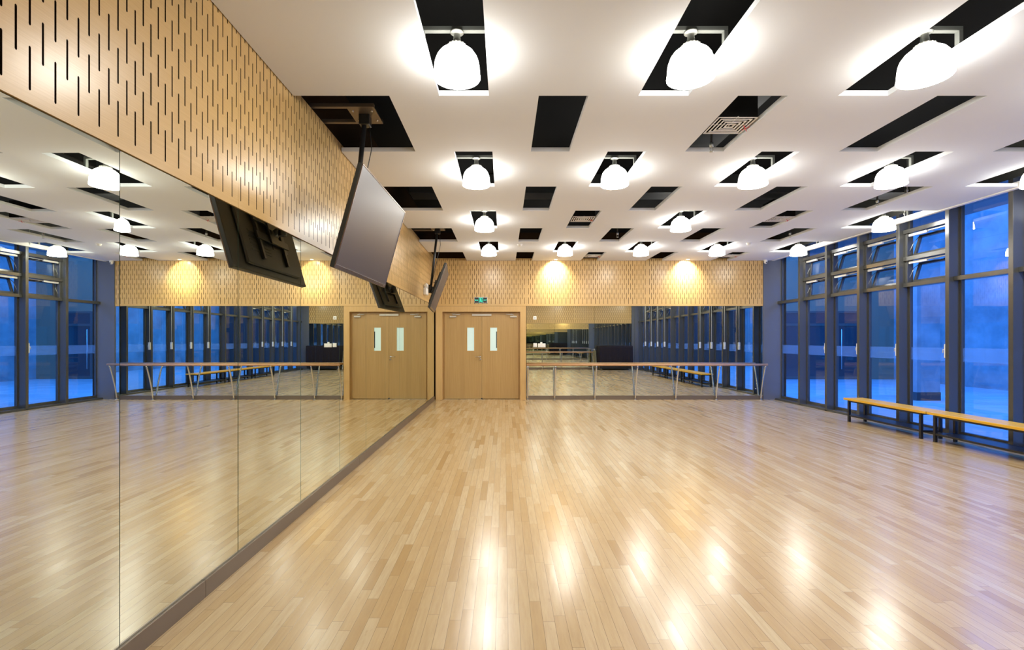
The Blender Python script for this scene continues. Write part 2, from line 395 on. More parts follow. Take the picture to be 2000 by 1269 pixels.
# ------------------------------------------------------------------ mirror panels
ORD = ['first', 'second', 'third', 'fourth', 'fifth', 'sixth', 'seventh', 'eighth', 'ninth', 'tenth', 'eleventh', 'twelfth', 'thirteenth', 'fourteenth']
def mirror_panel(x0, x1, y0, y1, axis, label, group, tilt=0.0):
    cx, cy = (x0 + x1) / 2, (y0 + y1) / 2
    b = MB(); b.box(x0 - cx, x1 - cx, y0 - cy, y1 - cy, .106, ZM - .001)
    want = {'x': Vector((1, 0, 0)), '-y': Vector((0, -1, 0)), 'y': Vector((0, 1, 0))}[axis]
    o = b.build('mirror_panel', [M['mirror_edge'], M['mirror']], loc=(cx, cy, 0)); o.rotation_euler.z = tilt
    for p_ in o.data.polygons:
        if p_.normal.dot(want) > .9: p_.material_index = 1
    return tag(o, label, 'mirror', group)
y = -.757 * K + 0; jo = [YF, .243 * K] + [(2.253 + 1.005 * k) * K for k in range(-1, 11)] + [YB - .006]
jo = sorted(set(round(v, 4) for v in jo)); tl = [0.0] * 20; tl[2] = 0.0
n_l = len(jo) - 1
PANEL_TILT = -.0060
for k in range(n_l):
    y0, y1 = jo[k] + .0042, jo[k+1] - .0042
    tl_ = PANEL_TILT if jo[k] < 2.2 * K and jo[k+1] > 1.5 * K else random.uniform(-.0006, .0006)
    mirror_panel(WX - .024, WX - .018 + .010, y0, y1, 'x',
        'tall mirror panel on the long left wall, %s from the %s' % ((ORD[n_l - 1 - k], 'door end') if k >= 2 else (ORD[k], 'wall behind the camera')), 'mirror panels along the left wall', tl_)
bx = [.572, 1.29, 2.33, 3.365, 4.405, 5.45, XW]
for k in range(6):
    mirror_panel(bx[k] + .0015, bx[k+1] - .0015, YB + .004, YB + .012, '-y', 'mirror panel on the far wall behind the barre, %s from the door' % ORD[k], 'mirror panels on the far wall', random.uniform(-.0005, .0005))
bx = [WX + .01, -.75, .29, 1.33, 2.37, 3.41, 4.45, 5.49, XW]
for k in range(8):
    mirror_panel(bx[k] + .0015, bx[k+1] - .0015, YF - .012, YF - .004, 'y', 'mirror panel on the wall behind the camera, %s from the long mirror wall' % ORD[k], 'mirror panels on the wall behind the camera', random.uniform(-.0005, .0005))

# ------------------------------------------------------------------ double door
D0 = sroot('door_1', (-.61, YB, 0))
def dpart(b, name, m, parent=D0): 
    o = b.build(name, m); o.parent = parent
    if parent is D0: o.matrix_parent_inverse = Matrix.Translation((.61, -YB, 0))
    return o
b = MB()
L0, L1, R0, R1, TZ, TI = WX + .014, -1.60, .412, .560, 2.412, 2.268
for q in ([(L0, 0), (L1, 0), (L1, TI), (L0, TZ)], [(R0, 0), (R1, 0), (R1, TZ), (R0, TI)], [(L0, TZ), (L1, TI), (R0, TI), (R1, TZ)]):
    pts = [(x, YB - .022, z) for x, z in q]; pb = [(x, YB + .20, z) for x, z in q]
    b.face(pts); b.face(pb[::-1])
    for k in range(4): b.face([pts[k], pb[k], pb[(k+1) % 4], pts[(k+1) % 4]])
dpart(b, 'door_frame', M['door_frame'])
b = MB(); b.box(-1.60, .412, YB + .14, YB + .20, 2.20, 2.268); b.box(-1.60, -1.562, YB + .14, YB + .20, 0, 2.2); b.box(.374, .412, YB + .14, YB + .20, 0, 2.2); dpart(b, 'door_stop', M['door_frame'])
XC = -.585
def leaf(x0, x1, wx0, wx1, name):
    b = MB(); ya, yb_ = YB + .095, YB + .138
    z0, z1, wz0, wz1 = .012, 2.235, 1.262, 1.862
    for (p0, p1, q0, q1) in ((x0, wx0, z0, z1), (wx1, x1, z0, z1), (wx0, wx1, z0, wz0), (wx0, wx1, wz1, z1)):
        b.box(p0, p1, ya, yb_, q0, q1)
    o = dpart(b, name, M['door'])
    g = MB(); g.box(wx0, wx1, ya + .015, ya + .025, wz0, wz1); dpart(g, 'vision_pane', M['frost'], o)
    fr = MB(); w = .012
    for (p0, p1, q0, q1) in ((wx0 - w, wx0, wz0 - w, wz1 + w), (wx1, wx1 + w, wz0 - w, wz1 + w), (wx0, wx1, wz0 - w, wz0), (wx0, wx1, wz1, wz1 + w)):
        fr.box(p0, p1, ya - .006, ya, q0, q1, 0, .002)
    dpart(fr, 'glazing_bead', M['door_frame'], o)
    return o
lf = leaf(-1.560, XC - .002, -.965, -.785, 'door_leaf'); rt = leaf(XC + .002, .372, -.368, -.188, 'door_leaf')
b = MB(); b.box(-.212, -.190, YB + .1085, YB + .1095, 1.33, 1.76); dpart(b, 'pane_reflection_strip', M['darkglass'], rt).name = 'painted_pane_reflection'  # thin dark strip that paints a reflection onto the right pane
# lever handle, lock, closers, selector, threshold
yh = YB + .095
b = MB(); b.lathe([(0, -.006), (.026, -.006), (.026, 0), (0, 0)], seg=20, M_=Matrix.Translation((-.63, yh - .003, 1.10)) @ Matrix.Rotation(R(90), 4, 'X'))
b.tube([(-.63, yh, 1.10), (-.63, yh - .05, 1.10), (-.65, yh - .056, 1.10), (-.76, yh - .056, 1.103)], .009)
b.lathe([(0, -.008), (.024, -.008), (.024, 0), (0, 0)], seg=20, M_=Matrix.Translation((-.622, yh - .002, 1.035)) @ Matrix.Rotation(R(90), 4, 'X'))
b.tube([(-.622, yh, 1.035), (-.622, yh - .03, 1.035)], .012)
dpart(b, 'lever_handle', M['chrome'], lf)
def closer(x, sgn, pr):
    b = MB(); b.box(x - .085, x + .085, yh - .05, yh, 2.125, 2.165, 0, .006)
    o = dpart(b, 'door_closer', M['alu'], pr)
    a = MB(); a.tube([(x, yh - .03, 2.17), (x, yh - .03, 2.195), (x + sgn * .19, yh - .07, 2.20)], .008, 8); a.tube([(x + sgn * .19, yh - .07, 2.20), (x + sgn * .03, yh - .0, 2.215)], .006, 8)
    a.box(x - .03, x + sgn * .06, yh - .01, yh + .03, 2.205, 2.225, 0, .003)
    dpart(a, 'closer_arm', M['alu'], pr)
closer(-1.335, 1, lf); closer(.235, -1, rt)
b = MB(); b.box(-.84, -.335, yh - .035, yh, 2.165, 2.215, 0, .004); dpart(b, 'closing_sequencer', M['alu'])
b = MB(); b.box(-1.56, XC, YB + .03, YB + .14, 0, .010, 0, .002); dpart(b, 'threshold', M['chrome'])
b = MB(); b.box(XC - .02, XC + .02, yh - .03, yh, .0, .035, 0, .004); dpart(b, 'floor_bolt', M['darkplastic'])
b = MB(); b.box(-1.8, .6, YB + .3, YB + .32, 0, 4.2); struct(b.build('wall_corridor', M['white']))

# exit sign above the door
s0 = thing('exit_sign', 'small exit sign with lit green running figure on the slotted wood above the door', 'sign', (-.60, YB, 2.50))
xc, zc = -.605, 2.565
b = MB(); b.box(xc - .165, xc + .165, YB - .030, YB - .001, zc - .072, zc + .072, 0, .004); o = b.build('sign_box', M['darkplastic'])
o.parent = s0; o.matrix_parent_inverse = Matrix.Translation((.60, -YB, -2.50))
b = MB()
for (p0, p1, q0, q1) in ((-.17, -.163, -.077, .077), (.163, .17, -.077, .077), (-.17, .17, .070, .077), (-.17, .17, -.077, -.070)): b.box(xc + p0, xc + p1, YB - .034, YB - .002, zc + q0, zc + q1)
o = b.build('sign_rim', M['chrome']); o.parent = s0; o.matrix_parent_inverse = Matrix.Translation((.60, -YB, -2.50))
def flat(b, pts, yy=YB - .0315): b.face([(xc + p_, yy, zc + q_) for p_, q_ in pts]); 
b = MB()
# doorway frame with running figure
for q in ([(-.052, -.055), (-.042, -.055), (-.042, .058), (-.052, .058)], [(.048, -.055), (.058, -.055), (.058, .058), (.048, .058)], [(-.042, .049), (.048, .049), (.048, .058), (-.042, .058)]): flat(b, q)
flat(b, [(-.004 + .013 * math.cos(a), .032 + .013 * math.sin(a)) for a in [k * math.pi / 6 for k in range(12)]])
flat(b, [(-.020, .018), (.014, .020), (.010, -.018), (-.012, -.014)]); flat(b, [(.012, .018), (.036, .002), (.032, -.005), (.010, .008)])
flat(b, [(-.018, .016), (-.038, .002), (-.034, -.006), (-.014, .006)]); flat(b, [(.010, -.014), (.030, -.028), (.022, -.054), (.014, -.052), (.018, -.032), (-.002, -.018)])
flat(b, [(-.012, -.012), (-.016, -.032), (-.038, -.040), (-.036, -.048), (-.008, -.040), (.002, -.016)])
# arrow on the left
flat(b, [(-.068, 0), (-.092, .018), (-.092, .007), (-.112, .007), (-.112, -.007), (-.092, -.007), (-.092, -.018)])
for dx in (-.130,): flat(b, [(dx - .014, -.014), (dx + .012, -.014), (dx + .012, .014), (dx - .014, .014)])
o = b.build('lit_pictogram', M['exitgreen']); o.parent = s0; o.matrix_parent_inverse = Matrix.Translation((.60, -YB, -2.50))
fc = bpy.data.curves.new('exit_text', 'FONT'); fc.body = 'EXIT'; fc.size = .040; fc.extrude = .0008; fc.align_x = 'CENTER'; fc.align_y = 'CENTER'
to = bpy.data.objects.new('exit_lettering', fc); COL.objects.link(to); fc.materials.append(M['exitgreen'])
bpy.context.view_layer.update()
dg = bpy.context.evaluated_depsgraph_get(); me = bpy.data.meshes.new_from_object(to.evaluated_get(dg)); bpy.data.objects.remove(to)
to = bpy.data.objects.new('exit_lettering', me); COL.objects.link(to); to.parent = s0
to.location = (.108, -.0318, .065); to.rotation_euler = (R(90), 0, 0); to.scale = (.92, 1, 1)

# ------------------------------------------------------------------ windows along the right side
XG = 7.165
FY = [(11.42 - .958 * k) * K for k in range(13)]     # near face of each upright fin
FT = .068
def fin(k, y):
    b = MB(); b.box(6.972, 7.20, y, y + FT, 0, ZC + .16, 0, .002); o = b.build('trim_%d' % (k + 4), M['fin']); struct(o)
for k, y in enumerate(FY): fin(k, y)
b = MB(); b.box(6.985, 7.30, YF, YB - .02, 0, .045, 0, .003); b.box(6.972, 7.0, YF, YB - .02, 0, .02)
struct(b.build('trim_20', M['fin']))
b = MB(); b.box(6.975, 7.35, YF, YB, ZC + .16, 4.32); struct(b.build('wall_right', M['fin']))

def window(n, y0, y1, awning):
    cy = (y0 + y1) / 2; r = sroot('window_%d' % n, (XG, cy, 0))
    inv = Matrix.Translation((-XG, -cy, 0))
    def part(b, name, m, par=r):
        o = b.build(name, m); o.parent = par
        if par is r: o.matrix_parent_inverse = inv
        return o
    w = .030; top = ZC + .155
    b = MB(); b.box(XG - .025, XG + .03, y0, y0 + w, .045, top); b.box(XG - .025, XG + .03, y1 - w, y1, .045, top); b.box(XG - .025, XG + .03, y0 + w, y1 - w, .045, .10)
    part(b, 'window_frame', M['fin'])
    zt = 2.50
    b = MB(); b.box(7.045, XG + .03, y0, y1, zt - .035, zt + .035, 0, .003)
    if awning:
        b.box(7.045, XG + .03, y0, y1, 2.958 - .036, 2.958 + .036, 0, .003); b.box(7.045, XG + .03, y0, y1, 3.435 - .035, 3.435 + .035, 0, .003)
    part(b, 'transom', M['fin'])
    def pane(z0, z1, nm='pane', m='glass'):
        b = MB(); b.box(XG - .003, XG + .003, y0 + w, y1 - w, z0, z1); return part(b, nm, M[m])
    pane(.10, 1.195); pane(1.195, 1.41, 'frosted_band', 'frostband'); pane(1.41, zt - .035)
    if not awning:
        pane(zt + .035, top)
    else:
        pane(3.47, top)
        for za, zb in ((zt + .035, 2.922), (2.994, 3.40)):
            b = MB(); b.box(7.075, XG + .02, y0, y0 + .05, za, zb, 0, .003); b.box(7.075, XG + .02, y1 - .05, y1, za, zb, 0, .003)
            part(b, 'vent_frame', M['fin'])
            # sash hinged at its foot and leaning outwards at the top
            Rm = Matrix.Translation((XG + .02, 0, za + .005)) @ Matrix.Rotation(R(17 if n != 2 else 4), 4, 'Y')
            h = zb - za - .02; sw = .045; ya, yb_ = y0 + .055, y1 - .055
            b = MB()
            for q in ((ya, yb_, 0, sw), (ya, yb_, h - sw, h), (ya, ya + sw, sw, h - sw), (yb_ - sw, yb_, sw, h - sw)):
                b.box(-.02, .02, q[0], q[1], q[2], q[3], 0, .003, Rm)
            sa = part(b, 'vent_sash', M['fin'])
            b = MB(); b.box(-.003, .003, ya + sw, yb_ - sw, sw, h - sw, 0, 0, Rm); part(b, 'sash_pane', M['glass'], sa)
            b = MB(); b.box(7.085, 7.125, (ya + yb_) / 2 + .02, yb_ - .01, zb - .055, zb - .012, 0, .004); part(b, 'opener_motor_box', M['wplastic'])
            b = MB(); ym = (ya + yb_) / 2
            b.box(7.09, 7.115, ya + .01, ym + .01, zb - .035, zb - .015, 0, .002); b.tube([(7.10, ym - .05, zb - .03), (7.14, ym - .08, zb - .05), (XG + .10, ym - .10, zb - .04)], .006, 8)
            part(b, 'opener_chain', M['galv'])
            for yy in (ya - .004, yb_ + .004):
                b = MB(); b.tube([(7.12, yy, za + .10), (7.20, yy, za + .27), (XG + .11, yy, zb - .06)], .006, 6); part(b, 'stay_arm', M['galv'])
        # winding rod and handle on the near upright, on the side away from the camera
        yy = y0 + .012
        b = MB(); b.tube([(7.02, yy, 1.45), (7.02, yy, 3.42)], .0065, 8); part(b, 'winding_rod', M['wplastic'])
        b = MB(); b.box(6.985, 7.045, y0, y0 + .04, 1.25, 1.47, 0, .006); b.tube([(7.01, y0 + .04, 1.39), (7.01, y0 + .08, 1.385), (7.01, y0 + .085, 1.33)], .007, 8)
        part(b, 'winding_handle', M['wplastic'])
bays = [(FY[0] + FT, YB - .02, False)]
for k in range(12): bays.append((FY[k+1] + FT, FY[k], k in (0, 1, 2, 3, 7, 8, 9, 10)))
bays.append((YF + .02, FY[12], False))
for n, (y0, y1, aw) in enumerate(bays): window(n + 1, y0, y1, aw)

# ------------------------------------------------------------------ pendant lamps
ZL = 3.41
def make_lamp():
    t_ = thing('pendant_lamp', '', 'lamp', (0, 0, ZL))
    b = MB()
    b.lathe([(0, .004), (.09, .001), (.155, .006)], seg=26); b.build('lamp_mouth', M['lens'], t_)
    b = MB(); prof = [(.155, .006), (.164, .0), (.169, .006), (.166, .022), (.163, .05), (.161, .085), (.155, .118), (.143, .150), (.122, .180), (.094, .202), (.062, .214), (.057, .216)]
    b.lathe(prof, seg=26); b.build('glass_shade', M['lamp'], t_)
    b = MB(); b.lathe([(.057, .206), (.062, .210), (.064, .236), (.052, .244), (.030, .25)], seg=24)
    for k in range(16):
        a = 2 * math.pi * k / 16; b.box(-.003, .003, .060, .067, .212, .236, 0, 0, Matrix.Rotation(a, 4, 'Z'))
    b.build('shade_cap', M['capglass'], t_)
    b = MB(); b.lathe([(.028, .245), (.030, .26), (.024, .30), (.022, .318), (.040, .322), (.048, .326), (.048, .334), (0, .334)], seg=24)
    b.build('lamp_holder', M['galv'], t_)
    return t_
def bracket_for(t_, x0, x1):
    w0, w1 = x0 - .05, x1 + .05
    b = MB(); w1 = min(w1, 6.95 - t_.location.x); b.box(w0, w1, -.02, .02, .334, .366, 0, .002); b.box(w0, w0 + .03, -.02, .02, ZC + T - ZL, .334, 0, .002); b.box(w1 - .03, w1, -.02, .02, (ZC + T if x1 < .3 else ZC + .075) - ZL, .334, 0, .002)
    b.build('mounting_bracket', M['bracket'], t_)
cn = ['leftmost', 'second from the left', 'third from the left', 'fourth from the left', 'rightmost']
rows = [(9, 'of the row above the camera', (2, 4)), (7, 'in the row nearest the camera', (0, 1, 2, 3, 4)), (5, 'in the second row from the camera', (0, 1, 2, 3, 4)),
        (3, 'in the third row from the camera', (0, 2, 4)), (1, 'in the row nearest the far wall', (0, 1, 2, 3, 4))]
proto = make_lamp(); first = True
for ei, rn, cs in rows:
    yc = (E_[ei] + E_[ei + 1]) / 2
    for c_ in cs:
        x = (A_[c_][0] + A_[c_][1]) / 2 if c_ < 4 else 6.50
        lab = 'white bell pendant lamp, %s %s' % (cn[c_], rn)
        if first: l_ = proto; l_.location = (x, yc, ZL); l_['label'] = lab; first = False
        else: l_ = dup(proto, (x, yc, ZL), lab)
        l_['group'] = 'bell pendant lamps in the ceiling slots'
        lamps = globals().setdefault('LAMPS', []); lamps.append((l_, A_[c_][0] - x, A_[c_][1] - x))
for l_, a_, c_ in LAMPS: bracket_for(l_, a_, c_)

# recessed downlights that wash the far wall
def downlight(x, lab):
    t_ = thing('downlight', lab, 'lamp', (x, YB - .20, ZC), 'downlights washing the far wall')
    b = MB(); b.lathe([(.040, -.003), (.052, -.004), (.054, 0)], seg=24); b.build('trim_ring', M['white'], t_)
    b = MB(); b.lathe([(0, -.002), (.040, -.003)], seg=24); b.build('lens', M['down'], t_)
    ld = bpy.data.lights.new('downlight_beam', 'SPOT'); ld.energy = 260; ld.color = (1, .95, .80); ld.spot_size = R(120); ld.spot_blend = 1; ld.shadow_soft_size = .04
    lo = bpy.data.objects.new('downlight_beam', ld); COL.objects.link(lo); lo.parent = t_; lo.location = (0, 0, -.012); lo.rotation_euler = (R(38), 0, 0)
downlight(1.31, 'left recessed downlight by the far wall, bright glow on the wood below it')
downlight(4.67, 'right recessed downlight by the far wall, bright glow on the wood below it')

# ------------------------------------------------------------------ air diffusers
def diffuser(x, y, lab, first=[None]):
    if first[0] is None:
        t_ = thing('air_diffuser', lab, 'vent', (x, y, ZC + .012)); first[0] = t_
        b = MB()
        for r0 in (.185, .150, .115, .080, .045):
            r1 = r0 - .014
            for (p0, p1, q0, q1) in ((-r0, r0, -r0, -r1), (-r0, r0, r1, r0), (-r0, -r1, -r1, r1), (r1, r0, -r1, r1)): b.box(p0, p1, q0, q1, 0, .005, 0, .001)
            for (p0, p1, q0, q1) in ((-r1, r1, -r1 - .003, -r1), (-r1, r1, r1, r1 + .003), (-r1 - .003, -r1, -r1, r1), (r1, r1 + .003, -r1, r1)): b.box(p0, p1, q0, q1, .005, .010)
        b.box(-.18, .18, -.004, .004, .010, .014); b.box(-.004, .004, -.18, .18, .010, .014)
        b.build('louvre_rings', M['white'], t_)
        b = MB(); 
        for (p0, p1, q0, q1) in ((-.18, .18, -.18, -.175), (-.18, .18, .175, .18), (-.18, -.175, -.175, .175), (.175, .18, -.175, .175)): b.box(p0, p1, q0, q1, .014, .30)
        b.box(-.175, .175, -.175, .175, .29, .30); b.build('plenum_box', M['black'], t_)
        b = MB(); b.tube([(.12, -.03, -.01), (.19, .06, -.025)], .004, 6); b.tube([(.14, .05, -.02), (.18, -.02, -.015)], .003, 6); b.build('ribbon', M['red'], t_)['label'] = 'red ribbon tied to the grille'
    else: t_ = dup(first[0], (x, y, ZC + .012), lab)
    t_['group'] = 'square air diffusers in the ceiling slots'
xB = lambda k: (B_[k][0] + B_[k][1]) / 2
xA = lambda k: (A_[k][0] + A_[k][1]) / 2
ym = lambda k: (E_[k] + E_[k + 1]) / 2
diffuser(xB(2), ym(6), 'nearest square white air diffuser in a ceiling slot, red ribbon on it')
diffuser(xA(1), ym(3), 'square white air diffuser in the third lamp row, left of the middle lamp')
diffuser(xA(3), ym(3), 'square white air diffuser in the third lamp row, right of the middle lamp')
diffuser(xB(2), ym(0), 'square white air diffuser in a slot touching the far wall, nearer the door')
diffuser(xB(4), ym(0), 'square white air diffuser in a slot touching the far wall, nearer the windows')

# ------------------------------------------------------------------ services in the void
for k, (x0, x1, y0, y1, z0, z1, lab) in enumerate(((-1.6, 6.8, 2.35 * K, 2.75 * K, 4.0, 4.319, 'dark air duct above the ceiling slots, nearest the camera'), (-1.6, 6.8, 8.1 * K, 8.5 * K, 4.0, 4.319, 'dark air duct crossing above the middle ceiling slots'), (2.3, 2.7, 3.0, 12.0, 3.98, 4.2, 'dark air duct running lengthwise above the ceiling'))):
    if k == 2: y0, y1, z0, z1 = 2.9, 7.1, 3.99, 4.319
    b = MB(); b.box(x0, x1, y0, y1, z0, z1, 0, .01)
    o = b.build('air_duct', M['duct']); tag(o, lab, 'duct')
for (x, y, lab) in ((.2, 3.1 * K, 'thin hanging cable loop in the slot above the leftmost near lamp'),):
    b = MB(); b.tube([(-.42, 2.95, 4.30), (-.45, 3.0, 4.0), (-.40, 3.1, 3.9), (-.30, 3.2, 4.05), (-.28, 3.25, 4.30)], .008, 8); tag(b.build('hanging_cable', M['duct']), lab, 'cable')
def sprinkler(x, y, lab):
    t_ = thing('sprinkler', lab, 'sprinkler', (x, y, 3.53), 'sprinkler heads hanging in the slots')
    b = MB(); b.tube([(0, 0, .06), (0, 0, .78)], .012, 8); b.build('drop_pipe', M['duct'], t_)
    b = MB(); b.tube([(0, 0, .05), (0, 0, .10)], .02, 10); b.tube([(-.014, 0, .05), (-.016, 0, .02), (0, 0, 0.004)], .003, 6); b.tube([(.014, 0, .05), (.016, 0, .02), (0, 0, .004)], .003, 6)
    b.lathe([(0, 0), (.022, 0), (.022, .003), (0, .003)], seg=14); b.build('sprinkler_head', M['galv'], t_)
sprinkler(2.20, 5.14 * K, 'sprinkler head hanging in the slot of the nearest air diffuser')
sprinkler(2.20, 9.4 * K, 'sprinkler head hanging in a far empty slot left of the middle of the ceiling')
sprinkler(5.55, 9.4 * K, 'sprinkler head hanging in a far empty slot near the windows')
sprinkler(5.55, 7.2 * K, 'sprinkler head hanging in the middle empty slot near the windows')
for x, y, lab in ((.33, 10.38 * K, 'small white smoke detector on the ceiling above the door side'), (5.18, 10.25 * K, 'small white smoke detector on the ceiling near the windows')):
    t_ = thing('smoke_detector', lab, 'detector', (x, y, ZC), 'smoke detectors')
    b = MB(); b.lathe([(0, -.045), (.03, -.045), (.045, -.03), (.05, -.012)], seg=20); b.build('sensor_cover', M['wplastic'], t_)
    b = MB(); b.lathe([(.05, -.012), (.058, -.010), (.058, 0)], seg=20); b.build('sensor_base', M['wplastic'], t_)
# thin rods hanging in the slots
for x, y, lab in ((5.62, 6.75 * K, 'thin steel hanger rod in an empty slot near the windows'), (6.62, 8.0 * K, 'thin steel hanger rod beside the window-side lamp of the third row'), (6.72, 10.3 * K, 'thin steel hanger rod beside the window-side lamp of the last row')):
    t_ = MB(); t_.tube([(0, 0, 0), (0, 0, .74)], .005, 6); t_.box(-.012, .012, -.012, .012, .03, .06, 0, .002)
    tag(t_.build('hanger_rod', M['galv'], loc=(x, y, 3.578)), lab, 'rod', 'hanger rods in the ceiling slots')
# security camera
t_ = thing('security_camera', 'white dome security camera in the corner above the grey column', 'camera', (6.70, YB - .10, ZC))
b = MB(); b.lathe([(0, -.03), (.048, -.03), (.05, 0)], seg=20); b.build('mount', M['wplastic'], t_)
b = MB(); b.lathe([(0, -.10), (.02, -.096), (.036, -.08), (.044, -.055), (.044, -.03)], seg=20); b.build('dome', M['wplastic'], t_)
b = MB(); b.lathe([(0, -.0), (.016, -.0), (.016, .02)], seg=14, M_=Matrix.Translation((0, -.047, -.07)) @ Matrix.Rotation(R(-70), 4, 'X')); b.build('lens', M['darkplastic'], t_)

# ------------------------------------------------------------------ televisions on ceiling poles
def television(c, yaw, pitch, w, ptop, pbot, lab):
    h = w * .5625 + .0; root = thing('television', lab, 'television', c, 'televisions hung from the ceiling')
    Rm = Matrix.Rotation(yaw, 4, 'Z') @ Matrix.Rotation(pitch, 4, 'Y')
    def part(b, name, m, par=root): return b.build(name, m, par)
    hw, hh = w / 2, h / 2
    b = MB(); b.box(-.045, -.004, -hw, hw, -hh, hh, 0, .006, Rm); b.box(-.075, -.045, -hw * .72, hw * .72, -hh * .86, hh * .45, 0, .012, Rm)
    for k in range(7): b.box(-.079, -.075, -hw * .55, -hw * .05, -hh * .55 + k * .03, -hh * .55 + k * .03 + .012, 0, 0, Rm)
    back = part(b, 'casing', M['tvback'])
    b = MB(); b.box(-.006, 0, -hw + .012, hw - .012, -hh + .034, hh - .012, 0, 0, Rm); part(b, 'screen', M['screen'])
    b = MB()
    for q in ((-hw, hw, hh - .012, hh), (-hw, hw, -hh, -hh + .034), (-hw, -hw + .012, -hh + .034, hh - .012), (hw - .012, hw, -hh + .034, hh - .012)): b.box(-.008, .003, q[0], q[1], q[2], q[3], 0, .002, Rm)
    bz = part(b, 'bezel', M['bezel'])
    b = MB(); b.box(.003, .005, hw - .10, hw - .05, -hh + .010, -hh + .022, 0, 0, Rm); part(b, 'badge', M['chrome'], bz)
    b = MB(); b.box(-.0795, -.075, hw * .05, hw * .5, -hh * .35, hh * .3, 0, .0, Rm); part(b, 'connector_panel', M['tvblack'])
    # mount: two vertical rails, cross plate, tilt arm
    b = MB()
    for yy in (-.26, .26): b.box(-.105, -.075, yy - .02, yy + .02, -.30, .30, 0, .003, Rm)
    b.box(-.12, -.10, -.34, .34, .05, .12, 0, .003, Rm); b.box(-.12, -.10, -.34, .34, -.12, -.05, 0, .003, Rm); b.box(-.135, -.12, -.09, .09, -.13, .13, 0, .003, Rm)
    part(b, 'wall_mount_frame', M['tvblack']).name = 'mount_frame'
    pt, pb = Vector(ptop) - Vector(c), Vector(pbot) - Vector(c)
    b = MB(); a = Rm @ Vector((-.125, 0, -.02)); b.tube([a, pb + Vector((0, 0, .06))], .028, 10); b.tube([a + Vector((0, -.08, 0)), a + Vector((0, .08, 0))], .03, 12); b.tube([pb + Vector((0, 0, -.02)), pb + Vector((0, 0, .14))], .038, 14)
    part(b, 'tilt_joint', M['tvblack'])
    b = MB(); b.tube([pb, pt], .023, 16); part(b, 'ceiling_pole', M['tvblack'])
    b = MB(); b.box(pt.x - .05, pt.x + .05, pt.y - .05, pt.y + .05, pt.z - .10, pt.z, 0, .006); part(b, 'pole_clamp', M['tvblack'])
    zt = pt.z
    b = MB(); b.box(pt.x - .13, pt.x + .13, pt.y - .15, pt.y + .15, zt, zt + .012, 0, .002)
    pl = part(b, 'ceiling_plate', M['steel_brown'])
    for dx in (-.09, .09):
        for dy in (-.10, .10): b = MB(); b.lathe([(0, -.010), (.010, -.010), (.012, 0)], c=(pt.x + dx, pt.y + dy, zt), seg=8); part(b, 'plate_bolt', M['chrome'], pl)
    b = MB(); xl = WX - .03 - c[0]
    for dy in (-.165, .165): b.box(xl, pt.x + .13, pt.y + dy - .02, pt.y + dy + .02, zt + .0, zt + .035, 0, .002)
    part(b, 'support_channel', M['steel_brown'])
    b = MB(); b.tube([pt + Vector((.03, .03, -.02)), pt + Vector((.05, .05, -.3)), pb + Vector((.03, .05, .2)), a + Vector((.02, .1, .12))], .005, 6); part(b, 'cable', M['tvblack'])
television((-1.235, 4.805, 2.535), -.022, .270, 1.548, (-1.345, 4.84, 3.70), (-1.452, 4.81, 2.55), 'large flat black television tilted on a ceiling pole, nearer the camera, facing into the room')
television((-1.248, 9.734, 2.512), .089, .356, 1.53, (-1.300, 9.75, 3.70), (-1.440, 9.74, 2.47), 'black television on a ceiling pole seen nearly edge-on by the door corner')

# ------------------------------------------------------------------ emergency light on the left wall
t_ = thing('emergency_light', 'white twin-head emergency light on the slotted wood beside the farther television', 'light', (WX, 10.77 * K, 2.62))
b = MB(); b.box(.001, .075, -.14, .14, -.08, .07, 0, .012); b.build('battery_box', M['wplastic'], t_)
for s_ in (-1, 1):
    b = MB(); Rm = Matrix.Translation((.045, s_ * .075, .115)) @ Matrix.Rotation(R(60), 4, 'Y'); b.lathe([(0, .05), (.045, .048), (.052, .035), (.045, -.02), (.025, -.045), (0, -.05)], seg=18, M_=Rm); b.tube([(.04, s_ * .075, .06), (.045, s_ * .075, .09)], .012, 8)
    b.build('lamp_head', M['wplastic'], t_)

# ------------------------------------------------------------------ plates on the far mirror
def plate(x0, x1, z0, z1, name, lab, cat, kind):
    cx, cz = (x0 + x1) / 2, (z0 + z1) / 2; t_ = thing(name, lab, cat, (cx, YB + .004, cz)); w, h = (x1 - x0) / 2, (z1 - z0) / 2
    b = MB(); b.box(-w, w, -.014, -.0005, -h, h, 0, .003); b.build('face_plate', M['wplastic'], t_)
    if kind == 'socket':
        b = MB(); b.box(-.010, .010, -.017, -.014, -.012, .012, 0, .001); b.build('aerial_outlet', M['darkplastic'], t_)
    elif kind == 'switch':
        b = MB(); b.box(-w * .6, w * .6, -.018, -.014, -h * .6, h * .6, 0, .002); b.build('rocker', M['white'], t_)
    else:
        for k in range(2):
            b = MB(); xx = (-.5 + k) * w; b.box(xx - w * .33, xx + w * .33, -.018, -.014, -h * .6, h * .6, 0, .002); b.build('rocker', M['white'], t_)
    return t_
plate(.747, .832, 2.065, 2.152, 'wall_socket', 'small square white outlet with a dark centre, high on the far mirror', 'socket', 'socket')
plate(.750, .845, 1.357, 1.457, 'light_switch', 'square white light switch on the far mirror, nearest the door', 'switch', 'switch')
plate(.873, 1.065, 1.352, 1.450, 'light_switch', 'wide double white switch plate on the far mirror', 'switch', 'double')
t_ = thing('thermostat', 'tiny white box perched on top of the wide switch plate', 'box', (.955, YB + .004, 1.4505)); b = MB(); b.box(-.026, .026, -.016, -.0005, 0, .032, 0, .003); b.build('housing', M['wplastic'], t_)
